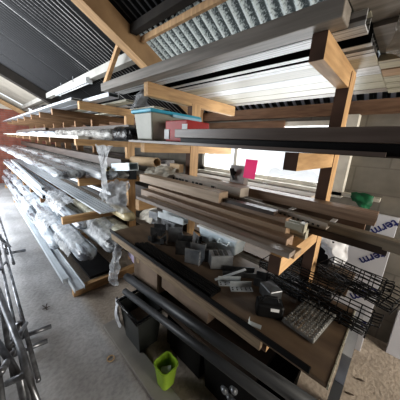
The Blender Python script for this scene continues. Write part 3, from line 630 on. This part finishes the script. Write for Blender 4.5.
for k, (x, y, z, lb) in enumerate(((-2.75, .60, .50, 'loose clear film draped over the knotted roll near the floor bay front'), (-3.6, .55, .50, 'loose clear film bunched on the thin floor roll'), (-4.9, .54, .46, 'loose clear film farthest along the floor bay'), (-2.45, .86, .66, 'loose clear film puffed up behind the knotted roll'), (-3.1, .62, .88, 'loose clear film over the low far shelf edge below the ribbed panel'))):
    sheet('loose_film', [[(x - .35, y + .12, z + .02), (x, y + .10, z + .06), (x + .35, y + .12, z)], [(x - .35, y, z), (x, y - .03, z), (x + .38, y, z - .04)], [(x - .3, y - .06, z - .14), (x, y - .07, z - .12), (x + .3, y - .05, z - .16)]], film, lb, 'film', 50 + k, .014)

# ------------------------------------------------------------------ ON THE BENCH (z = .80)
ZT = .8012
def place(bm, loc, rz, rx=0, ry=0):
    M = Matrix.Translation(loc) @ Matrix.Rotation(rz, 4, 'Z') @ Matrix.Rotation(ry, 4, 'Y') @ Matrix.Rotation(rx, 4, 'X')
    bmesh.ops.transform(bm, matrix=M, verts=bm.verts)
def hanger(name, loc, rz, w, d, h, m, label, group=None, fl=.03, rx=0, ry=0):
    """folded steel joist hanger: U-shaped shoe with two outward flanges"""
    t = .003
    o = thing(name, label, 'bracket', loc, group)
    def P(nm, *b):
        bm = NB()
        for q in b: box(bm, *q)
        place(bm, loc, rz, rx, ry); return finish(nm, bm, m, o)
    P('shoe', (-w/2, w/2, -d/2, d/2, 0, t), (-w/2, -w/2 + t, -d/2, d/2, t, h), (w/2 - t, w/2, -d/2, d/2, t, h))
    P('flange', (-w/2 - fl, -w/2, -d/2, -d/2 + t, .01, h)); P('flange', (w/2, w/2 + fl, -d/2, -d/2 + t, .01, h))
    for s in (-1, 1):
        for k in range(3):
            bm = NB(); x = s * (w/2 + fl/2); z = h * (.25 + .25 * k)
            sweep(bm, circ(.0035, 8, 0), (x, -d/2 - .001, z), (x, -d/2, z)); place(bm, loc, rz, rx, ry); finish('hole', bm, ink, o)
    return o
hs = [((-1.50, 1.06, ZT), 2.2, .09, .09, .07, galv_dark, 'dark steel joist hanger leftmost on the bench'),
      ((-1.30, 1.10, ZT), 2.4, .08, .10, .09, galv, 'grey steel joist hanger in front of the bright zinc channel'),
      ((-1.36, .97, ZT), .4, .08, .08, .05, galv_dark, 'low dark joist hanger beside the ribbed black strips'),
      ((-1.10, 1.02, ZT), 2.3, .10, .10, .10, galv_dark, 'dark joist hanger at the left of the bracket cluster'),
      ((-1.03, 1.15, ZT), .7, .09, .12, .08, galv_dark, 'dark joist hanger in front of the white tub'),
      ((-.95, .99, ZT), 2.0, .09, .10, .10, galv, 'grey joist hanger in the middle of the bracket cluster'),
      ((-.90, 1.10, ZT), 2.5, .09, .09, .09, galv_dark, 'dark joist hanger behind the slotted grey box'),
      ((-1.18, 1.16, ZT), 1.2, .10, .10, .07, galv, 'grey joist hanger at the back left of the cluster')]
for loc, rz, w, d, h, m_, lb in hs: hanger('joist_hanger', loc, rz, w * 1.1, d * 1.15, h * 1.1, m_, lb)
bar('zinc_channel', Usec(.07, .06, .003), (-1.66, 1.20, ZT + .095), (-1.34, 1.25, ZT + .095), galv_lt, 'bright zinc channel lying at the back left of the bench', 'channel', roll=PI*0)
bm = NB(); box(bm, -1.60, -1.40, 1.17, 1.27, ZT, ZT + .093); tag(finish('dark_steel_box', bm, galv_dark, bevel=.003), 'dark steel box beneath the bright zinc channel', 'box')
bm = NB(); box(bm, -.055, .055, -.04, .04, 0, .13); place(bm, (-1.74, 1.20, ZT), .3); tag(finish('steel_block_box', bm, galv, bevel=.003), 'small upright grey box at the left end of the zinc channel', 'box')
sheet('crumpled_paper', [[(-1.98, 1.24, .92), (-1.80, 1.28, .96)], [(-1.90, 1.10, .82), (-1.70, 1.12, .84)]], paper, 'scrap of crumpled paper beside the zinc channel', 'paper', 7, .02)
# slotted box
sb = thing('slotted_box', 'grey steel box with black slots on its top, right of the bracket cluster', 'box', (-.80, 1.08, ZT))
bm = NB(); box(bm, -.075, .075, -.05, .05, 0, .095); place(bm, (-.79, 1.08, ZT), .9); finish('box_body', bm, galv, sb, bevel=.004)
for k in range(3):
    bm = NB(); box(bm, -.05 + .035*k, -.025 + .035*k, -.035, .035, .0955, .0975); place(bm, (-.79, 1.08, ZT), .9); finish('slot', bm, ink, sb)
bm = NB(); sweep(bm, Usec(.07, .035, .003), (-.72, 1.02, ZT), (-.56, 1.16, ZT)); tag(finish('dark_channel', bm, galv_dark), 'dark steel channel between the slotted box and the perforated plates', 'channel')
# perforated angle plates
def plate(loc, rz, w, l, label):
    o = thing('perforated_plate', label, 'plate', loc)
    bm = NB(); box(bm, -w/2, w/2, -l/2, l/2, 0, .003); box(bm, -w/2, -w/2 + .003, -l/2, l/2, .003, .035); place(bm, loc, rz); finish('angle_plate', bm, galv_lt, o)
    for i in range(5):
        for j in range(2):
            bm = NB(); x = -w/2 + w * (.4 + .32*j); y = -l/2 + l * (.1 + .2*i)
            sweep(bm, circ(.0045, 8, 0), (x, y, .0031), (x, y, .0040)); place(bm, loc, rz); finish('hole', bm, ink, o)
plate((-.62, .965, ZT), -.75, .05, .14, 'bright perforated angle plate left of its twin on the bench')
plate((-.545, .975, ZT), -.75, .05, .13, 'bright perforated angle plate right of its twin on the bench')
bm = NB(); sweep(bm, rect(.02, .004), (-.70, .92, ZT + .004), (-.60, 1.10, ZT + .05)); tag(finish('steel_strap', bm, galv_lt), 'thin bright steel strap leaning over the perforated plates', 'strap')
# ribbed black strips
for k in range(3):
    bar('ribbed_strip', Ribsec(.028, .022, 2), (-1.42 + .02*k, .80 + .031*k, ZT), (-.615, .795 + .031*k, ZT), black,
        ['front ribbed black strip on the bench', 'middle ribbed black strip on the bench', 'rear ribbed black strip on the bench'][k], 'strip')
# black cases with label
bc = thing('black_case', 'black plastic case with a small white label near the bench front', 'case', (-.33, .90, ZT))
bm = NB(); box(bm, -.065, .065, -.035, .035, 0, .075); place(bm, (-.345, .915, ZT), .6); finish('case_body', bm, black, bc, bevel=.012)
bm = NB(); box(bm, .0, .04, -.0365, -.0352, .045, .062); place(bm, (-.345, .915, ZT), .6); finish('case_label', bm, label_w, bc)
bm = NB(); tube(bm, [Matrix.Rotation(.6, 3, 'Z') @ Vector(p) + Vector((-.345, .915, ZT)) for p in ((-.04, 0, .074), (-.03, 0, .10), (.03, 0, .10), (.04, 0, .074))], .005, 6); finish('case_handle', bm, black, bc)
bm = NB(); box(bm, -.05, .05, -.04, .04, 0, .07); place(bm, (-.40, 1.04, ZT), -.5); tag(finish('grey_bracket_box', bm, galv_dark, bevel=.006), 'dark grey metal box behind the black case', 'box')
hanger('joist_hanger', (-.49, 1.12, ZT), 1.9, .09, .09, .05, galv_dark, 'dark joist hanger between the plates and the wire trays')
# bubble-wrapped pack
bb = thing('bubble_pack', 'grey bubble-wrapped flat pack near the right end of the bench', 'pack', (-.185, 1.02, ZT))
foil = mat('smoky_bubble_film', (.30, .30, .29), (.16, .16, .155), rough=.15, metal=.3, scale=25, coat=.5)
bm = NB(); box(bm, -.075, .075, -.13, .13, 0, .022); place(bm, (-.185, 1.03, ZT), -.12); finish('pack_body', bm, foil, bb, bevel=.008)
bm = NB()
for i in range(8):
    for j in range(13):
        x = -.065 + .0186 * i; y = -.118 + .0196 * j
        r = .0075; ring = [bm.verts.new((x + r*math.cos(a*PI/3), y + r*math.sin(a*PI/3), .0225)) for a in range(6)]
        ring2 = [bm.verts.new((x + .6*r*math.cos(a*PI/3), y + .6*r*math.sin(a*PI/3), .0275)) for a in range(6)]
        for a in range(6): bm.faces.new((ring[a], ring[(a+1) % 6], ring2[(a+1) % 6], ring2[a]))
        bm.faces.new(ring2)
place(bm, (-.185, 1.03, ZT), -.12); b_ = finish('bubbles', bm, foil, bb, smooth=True); b_['kind'] = 'stuff'
# clamp on the edge profile
cl = thing('steel_clip', 'small bright steel clip on the black edge profile', 'clip', (-.36, .775, ZT + .002))
bm = NB(); box(bm, -.03, .03, -.012, .012, 0, .003); box(bm, -.03, -.027, -.012, .012, 0, .025); place(bm, (-.355, .80, ZT), .3); finish('clip_plate', bm, galv_lt, cl)
# white tub behind
tb = thing('white_tub', 'white-blue plastic tub behind the steel brackets', 'tub', (-.98, 1.32, ZT))
bm = NB(); taper_box(bm, -1.17, -.78, 1.245, 1.40, ZT, .93, .015); finish('tub_body', bm, tote_blue, tb, bevel=.012)
bm = NB(); box(bm, -1.185, -.765, 1.235, 1.41, .925, .945); finish('tub_rim', bm, white_pl, tb, bevel=.006)
bm = NB(); tube(bm, [(-.93, 1.238, .91), (-.93, 1.215, .885), (-.84, 1.215, .885), (-.84, 1.238, .91)], .006, 6); finish('tub_handle', bm, tote_blue, tb)
bar('rear_board', rect(.34, .02), (-1.78, 1.575, .779), (-.10, 1.575, .779), ply, 'stained board behind the posts carrying the wire trays and the black crate', 'board')

# wire trays
wirem = mat('black_wire', (.03, .03, .032), (.012, .012, .013), rough=.3, metal=.7, scale=20)
def wire_tray(loc, rz, L, W, Hh, label, ry=0, rx=0):
    r = .0033; o = thing('wire_tray', label, 'tray', loc)
    def go(nm, lines):
        bm = NB()
        for pts in lines: tube(bm, pts, r, 5)
        place(bm, loc, rz, rx, ry); return finish(nm, bm, wirem, o, smooth=True)
    go('rim', [[(-L/2, -W/2, Hh), (L/2, -W/2, Hh), (L/2, W/2, Hh), (-L/2, W/2, Hh), (-L/2, -W/2, Hh)]])
    n = int(L / .05)
    hoops = []
    for i in range(n + 1):
        x = -L/2 + L * i / n
        hoops.append([(x, -W/2, Hh), (x, -W/2 + .01, 0), (x, W/2 - .01, 0), (x, W/2, Hh)])
    go('cross_wires', hoops)['kind'] = 'stuff'
    go('long_wires', [[(-L/2, -W/2, Hh), (-L/2 + .01, y, 0), (L/2 - .01, y, 0), (L/2, y, Hh)] for y in [(-W/2 + .02) + (W - .04) * k / 6 for k in range(7)]] +
       [[(-L/2, s * W/2, Hh * f), (L/2, s * W/2, Hh * f)] for s in (-1, 1) for f in (.33, .66)])['kind'] = 'stuff'
    for p_ in [[(L/2, y, Hh), (L/2 + .035, y, Hh + .008), (L/2 + .035, y + .03, Hh + .008), (L/2, y + .03, Hh)] for y in (-W/2 + .02, 0, W/2 - .05)]: go('end_loop', [p_])
wire_tray((-.22, 1.19, ZT + .003), -.08, .50, .15, .07, 'black wire tray nearest the bubble-wrapped pack')
wire_tray((-.22, 1.52, ZT + .02), -.08, .54, .18, .08, 'black wire tray overhanging the back edge of the bench')
wire_tray((-.065, 1.38, ZT + .09), -.25, .36, .19, .06, 'black wire tray stacked on top and sticking out to the right', ry=.04)
wire_tray((-.33, 1.20, ZT + .076), -.06, .40, .14, .05, 'short black wire tray stacked in front of the near post', ry=0)
# dark box + cloths behind the wire trays
bm = NB(); taper_box(bm, -.52, -.24, 1.58, 1.74, .80, 1.03, .01); tag(finish('black_crate', bm, black, bevel=.008), 'black crate behind the wire trays near the post', 'crate')
#bar('crate_support', rect(.20, .62), (-.50, 1.72, 0), (-.24, 1.72, 0), card, 'brown card box standing on the floor beneath the black crate', 'box')
sheet('white_cloth', [[(-.32, 1.60, 1.12), (-.24, 1.66, 1.10), (-.18, 1.70, 1.06)], [(-.32, 1.56, 1.03), (-.23, 1.55, 1.0), (-.15, 1.62, .98)], [(-.28, 1.58, .93), (-.22, 1.55, .90), (-.16, 1.6, .88)]], whitecloth, 'white cloth draped over the crate in front of the foam board', 'cloth', 12, .02)
sheet('red_cloth', [[(-.28, 1.62, 1.15), (-.16, 1.68, 1.13)], [(-.28, 1.57, 1.11), (-.17, 1.60, 1.09)]], redcloth, 'dark red cloth scrap on top of the white cloth', 'cloth', 13, .012)

# ------------------------------------------------------------------ foam boards leaning on the back wall
def text_mesh(txt, size):
    cu = bpy.data.curves.new('t', 'FONT'); cu.body = txt; cu.size = size; cu.extrude = .0006; cu.offset = size * .018; cu.align_x = 'LEFT'
    ob = bpy.data.objects.new('t', cu); C.objects.link(ob)
    dg = bpy.context.evaluated_depsgraph_get()
    me = bpy.data.meshes.new_from_object(ob.evaluated_get(dg))
    bpy.data.objects.remove(ob); return me
def foam_board(name, x0, x1, yb, yt, z0, z1, thick, label, text=None):
    """panel leaning: bottom at yb, top at yt"""
    o = thing(name, label, 'board', ((x0 + x1)/2, yb, z0))
    d = Vector((0, yt - yb, z1 - z0)); Lh = d.length; d.normalize()
    M = Matrix(((1, 0, 0), (0, d.y, -d.z), (0, d.z, d.y))).to_4x4()   # local: x right, y up the board, z towards viewer
    M.translation = Vector((x0, yb, z0))
    bm = NB(); box(bm, 0, x1 - x0, 0, Lh, -thick, 0); bmesh.ops.transform(bm, matrix=M, verts=bm.verts)
    finish('foam_panel', bm, foam, o, bevel=.003)
    if text:
        for (tx, ty, rot, size, s) in text:
            me = text_mesh(s, size)
            T = M @ Matrix.Translation((tx, ty, .0012)) @ Matrix.Rotation(rot, 4, 'Z')
            me.transform(T); me.transform(Matrix.Translation(-o.matrix_world.translation))
            me.materials.clear(); me.materials.append(navy)
            q = bpy.data.objects.new('printed_word', me); C.objects.link(q); q.parent = o
    return o
UP = PI + .76
foam_board('foam_board', -.60, .045, 2.02, 2.15, 0.0, .925, .04, 'front foam board with navy lettering behind the wire trays',
           [(.598, .885, UP, .090, 'term'), (.62, .58, UP, .104, 'term'), (.62, .28, UP, .104, 'term')])
foam_board('foam_board', -.115, .045, 2.21, 2.265, 0.0, 1.135, .03, 'taller narrow foam board with navy lettering against the block wall',
           [(.135, 1.12, UP, .094, 'term')])
foam_board('foam_board', .20, .62, 2.18, 2.26, 0.0, .37, .04, 'low blank foam board at the right edge against the block wall')

# right end panels under the bench
bm = NB(); box(bm, -.033, .004, .80, 1.40, 0, .62); tag(finish('dark_end_panel', bm, mat('slate_panel', (.11, .115, .125), rough=.6)), 'dark slate panel standing on the floor under the right bench end', 'panel')
bm = NB(); box(bm, -.031, .003, .98, 1.40, .621, .772); tag(finish('white_end_panel', bm, mat('white_lilac_panel', (.50, .52, .58), rough=.5)), 'white panel wedged between the slate panel and the bench end', 'panel')

# ------------------------------------------------------------------ under the bench
bar('plastic_pipe', circ(.033, 20), (-1.60, .80, .385), (.06, .78, .618), pipe_m, 'thick dark grey pipe sloping under the bench, upper of two', 'pipe', inner=circ(.028, 20, .033))
bar('plastic_pipe', circ(.024, 20), (-1.44, .70, .385), (.02, .68, .645), pipe_m, 'thinner dark grey pipe in front of the thick one under the bench', 'pipe', inner=circ(.020, 20, .024))
for o in C.objects:
    if o.name.startswith('plastic_pipe'):
        for p in o.data.polygons: p.use_smooth = len(p.vertices) == 4
bx = thing('card_box', 'brown box with a round hole under the left end of the bench', 'box', (-1.45, .95, 0))
bm = NB(); box(bm, -1.58, -1.22, .86, 1.2, .42, .69); finish('box_body', bm, card, bx, bevel=.004)
bm = NB(); sweep(bm, circ(.025, 14, 0), (-1.51, .858, .60), (-1.51, .860, .60)); finish('round_hole', bm, cardlt, bx)
bm = NB(); box(bm, -1.60, -1.20, .87, 1.2, .40, .42); finish('box_base', bm, black, bx)
bm = NB(); box(bm, -1.19, -.70, .88, 1.18, .50, .66); tag(finish('low_carton', bm, card, bevel=.004), 'low brown carton in the dark under the middle of the bench', 'carton')
bm = NB(); box(bm, -1.62, -.34, .84, 1.28, .36, .40); tag(finish('lower_shelf_board', bm, darkwood), 'dark shelf board under the bench carrying the brown boxes', 'shelf')
for k, x in enumerate((-1.6, -1.13)):
    bm = NB(); box(bm, x, x + .04, .9, 1.2, 0, .36); tag(finish('trestle_block', bm, darkwood), ['dark support block under the left of the lower shelf board', 'dark support block beside the black open crate under the shelf board'][k], 'support')
bar('pale_lath', rect(.03, .012), (-1.1, .815, .71), (-.75, .815, .69), cardlt, 'short pale lath tucked under the bench front', 'lath')
# bin
bn = thing('waste_bin', 'dark square bin with black liner on the floor under the bench', 'bin', (-1.28, .75, 0))
bm = NB()
z0, z1 = .03, .36
def shell(bm, x0, x1, y0, y1, z0, z1, ins, t=.006):
    lo = [(x0+ins, y0+ins), (x1-ins, y0+ins), (x1-ins, y1-ins), (x0+ins, y1-ins)]; hi = [(x0, y0), (x1, y0), (x1, y1), (x0, y1)]
    c = ((x0+x1)/2, (y0+y1)/2)
    def sh(p, s): return (p[0] + (t if p[0] < c[0] else -t) * s, p[1] + (t if p[1] < c[1] else -t) * s)
    A = [bm.verts.new((*p, z0)) for p in lo]; B = [bm.verts.new((*p, z1)) for p in hi]
    B2 = [bm.verts.new((*sh(p, 1), z1)) for p in hi]; A2 = [bm.verts.new((*sh(p, 1), z0 + t)) for p in lo]
    for i in range(4):
        j = (i+1) % 4
        bm.faces.new((A[i], A[j], B[j], B[i])); bm.faces.new((B[i], B[j], B2[j], B2[i])); bm.faces.new((B2[i], B2[j], A2[j], A2[i]))
    bm.faces.new(A[::-1]); bm.faces.new(A2)
shell(bm, -1.42, -1.14, .64, .86, z0, z1, .03); finish('bin_body', bm, mat('dark_grey_bin', (.07, .075, .075), rough=.4), bn, bevel=.008)
bm = NB()
pts = [(-1.43, .63, .365), (-1.13, .63, .35), (-1.13, .87, .36), (-1.43, .87, .37), (-1.43, .63, .365)]
tube(bm, pts, .014, 8); finish('liner_rim', bm, blackgloss, bn, smooth=True)
bm = NB(); box(bm, -1.37, -1.19, .69, .82, .22, .27); finish('rubbish', bm, card, bn, bevel=.02)
sheet('white_rag', [[(-1.50, .67, .37), (-1.46, .63, .38), (-1.40, .62, .38)], [(-1.51, .66, .25), (-1.46, .61, .25), (-1.40, .61, .26)], [(-1.46, .66, .12), (-1.43, .63, .10), (-1.39, .63, .14)]], whitecloth, 'white rag hanging over the left side of the dark bin', 'rag', 14, .012)
for k, (x0, x1, h_) in enumerate(((-1.08, -.72, .30), (-.70, -.20, .34))):  # black crates added to darken the space under the bench
    bm = NB(); shell(bm, x0, x1, .86, 1.24, 0, h_, .02); tag(finish('black_crate', bm, black, bevel=.006), ['black open crate added as dark fill behind the lime bucket', 'larger black open crate added as dark fill under the right of the bench'][k], 'crate')
# green pot
gp = thing('lime_bucket', 'lime green plastic bucket holding a white scrap on the floor', 'bucket', (-.84, .70, .03))
def rr_loop(cx, cy, w, r, z, n=5):
    out = []
    for qx, qy, a0 in ((1, 1, 0), (-1, 1, 90), (-1, -1, 180), (1, -1, 270)):
        for k in range(n):
            a = math.radians(a0 + 90 * k / (n - 1)); out.append((cx + qx * (w/2 - r) + r*math.cos(a), cy + qy * (w/2 - r) + r*math.sin(a), z))
    return out
bm = NB(); cx, cy = -.87, .69
rings = [rr_loop(cx, cy, .095, .025, .031), rr_loop(cx, cy, .125, .03, .185), rr_loop(cx, cy, .135, .032, .185), rr_loop(cx, cy, .135, .032, .195), rr_loop(cx, cy, .12, .03, .195), rr_loop(cx, cy, .09, .024, .04)]
V = [[bm.verts.new(p) for p in r_] for r_ in rings]
for a, b in zip(V, V[1:]):
    for k in range(len(a)): bm.faces.new((a[k], a[(k+1) % len(a)], b[(k+1) % len(a)], b[k]))
bm.faces.new(V[0][::-1]); bm.faces.new(V[-1])
finish('bucket_body', bm, lime, gp)
sheet('white_scrap', [[(-.905, .68, .14), (-.855, .72, .17)], [(-.885, .65, .10), (-.835, .69, .13)]], whitecloth, 'white plastic scrap inside the lime bucket', 'scrap', 15, .008)
# coiled cable / tap fitting under the bench right
tf = thing('pipe_fitting', 'cluster of chrome pipe fittings under the bench right side', 'fitting', (-.36, .73, .36))
for k, (a, b, c_) in enumerate(((-.44, .72, .40), (-.40, .74, .42), (-.37, .71, .40), (-.41, .73, .37))):
    bm = NB(); tube(bm, [(a, b, c_), (a + .03, b - .02, c_ + .03)], [.012, .016], 10); finish('coupling', bm, galv, tf, smooth=True)
bar('wooden_stake', rect(.022, .022), (-.30, .70, .25), (-.27, .72, .45), wood, 'short pale wooden stake beside the chrome fittings', 'stake')
bar('fallen_rail', rect(.06, .05), (-1.0, 1.0, .05), (-.1, .95, .05), darkwood, 'dark timber rail lying in the shade beneath the bench', 'rail')
bpy.data.objects['fallen_rail'].location.z = 0.0

# ------------------------------------------------------------------ steel trestles bottom left
def trestle(dx, dy, z, label):
    o = thing('steel_trestle', label, 'trestle', (-1.8 + dx, .08 + dy, 0))
    def P(nm, pts, r=.014):
        bm = NB(); tube(bm, [(x + dx, y + dy, zz + z) for x, y, zz in pts], r, 12); return finish(nm, bm, steel_tube, o, smooth=True)
    P('rail', [(-4.2, .10, .12), (-1.35, .08, .14)])
    P('rail', [(-4.3, -.02, .30), (-1.25, -.02, .34)])
    P('leg', [(-1.95, .10, .12), (-1.30, .0, .52)], .015)
    P('leg', [(-3.2, .08, .12), (-2.4, -.03, .40)], .013)
    P('foot', [(-1.91, .07, .045), (-1.88, .25, .045)], .018)
    P('joint', [(-1.92, .06, .03), (-1.92, .06, .18)], .024)
    return o
trestle(0, 0, 0, 'front steel tube trestle lying on the aisle floor')
trestle(.14, -.055, .0, 'second steel tube trestle leaning on the front one')
trestle(-1.7, .06, .0, 'farther steel tube trestle along the aisle')
tb_ = thing('tube_stand', 'bent steel tube frame standing nearest in the bottom left corner', 'frame', (-1.1, 0, 0))
for nm, pts in (('bent_tube', [(-1.75, -.02, .62), (-1.2, .03, .50), (-1.10, .035, .47), (-1.02, .04, .38), (-.98, .04, .0)]),
                ('bent_tube', [(-1.6, -.10, .50), (-1.30, -.02, .42), (-1.22, 0, .38), (-1.18, .0, .0)]),
                ('cross_tube', [(-1.12, .035, .47), (-1.30, -.05, .30)])):
    bm = NB(); tube(bm, pts, .017, 12); finish(nm, bm, steel_tube, tb_, smooth=True)
# scrap on floor
bm = NB()
for k in range(5):
    a = k * 1.25; tube(bm, [(-2.2, .27, .006), (-2.2 + .05*math.cos(a), .27 + .03*math.sin(a), .02)], .004, 5)
tag(finish('twig_scrap', bm, darkwood), 'small dark twisted scrap lying alone on the aisle floor', 'scrap')
bm = NB(); tube(bm, [(-1.30 + .025*math.cos(a/8*2*PI), .50 + .025*math.sin(a/8*2*PI), .006) for a in range(9)], .006, 6); tag(finish('tape_ring', bm, cardlt, smooth=True), 'small tan ring lying near the edge of the aisle floor', 'ring')
for k, (x, y) in enumerate(((.02, 1.55), (.06, 1.72), (-.01, 1.30))):
    bm = bundle_mesh((x, y, 0), (x + .05, y + .02, 0), .014, .010, 60 + k, seg=8, n=8); tag(finish('dirt_clod', bm, darkwood, smooth=True), ['dark clod in the middle of the right floor', 'dark clod farthest along the right floor', 'dark clod nearest the slate panel on the right floor'][k], 'debris')

# ------------------------------------------------------------------ light
w = bpy.data.worlds.new('overcast'); sc.world = w; w.use_nodes = True
bgn = w.node_tree.nodes['Background']; bgn.inputs['Color'].default_value = (.90, .95, 1, 1); bgn.inputs['Strength'].default_value = .8
def area(name, loc, rot, sx, sy, e, col=(1, 1, 1), spread=None):
    l = bpy.data.lights.new(name, 'AREA'); l.shape = 'RECTANGLE'; l.size = sx; l.size_y = sy; l.energy = e; l.color = col
    if spread: l.spread = math.radians(spread)
    o = bpy.data.objects.new(name, l); C.objects.link(o); o.location = loc; o.rotation_euler = rot
area('window_daylight', (-1.27, 2.58, 1.60), (-PI/2, 0, 0), 2.4, 1.0, 46, (.93, .97, 1))
area('doorway_daylight', (-5.6, -1.95, 1.6), (PI/2, 0, 0), 5.0, 2.5, 240, (.93, .97, 1), 135)
area('open_end_daylight', (3.62, 1.5, 1.5), (0, PI/2, 0), 2.6, 1.6, 150, (1, .93, .82))
for o in C.objects:
    if '_o' in o: del o['_o']
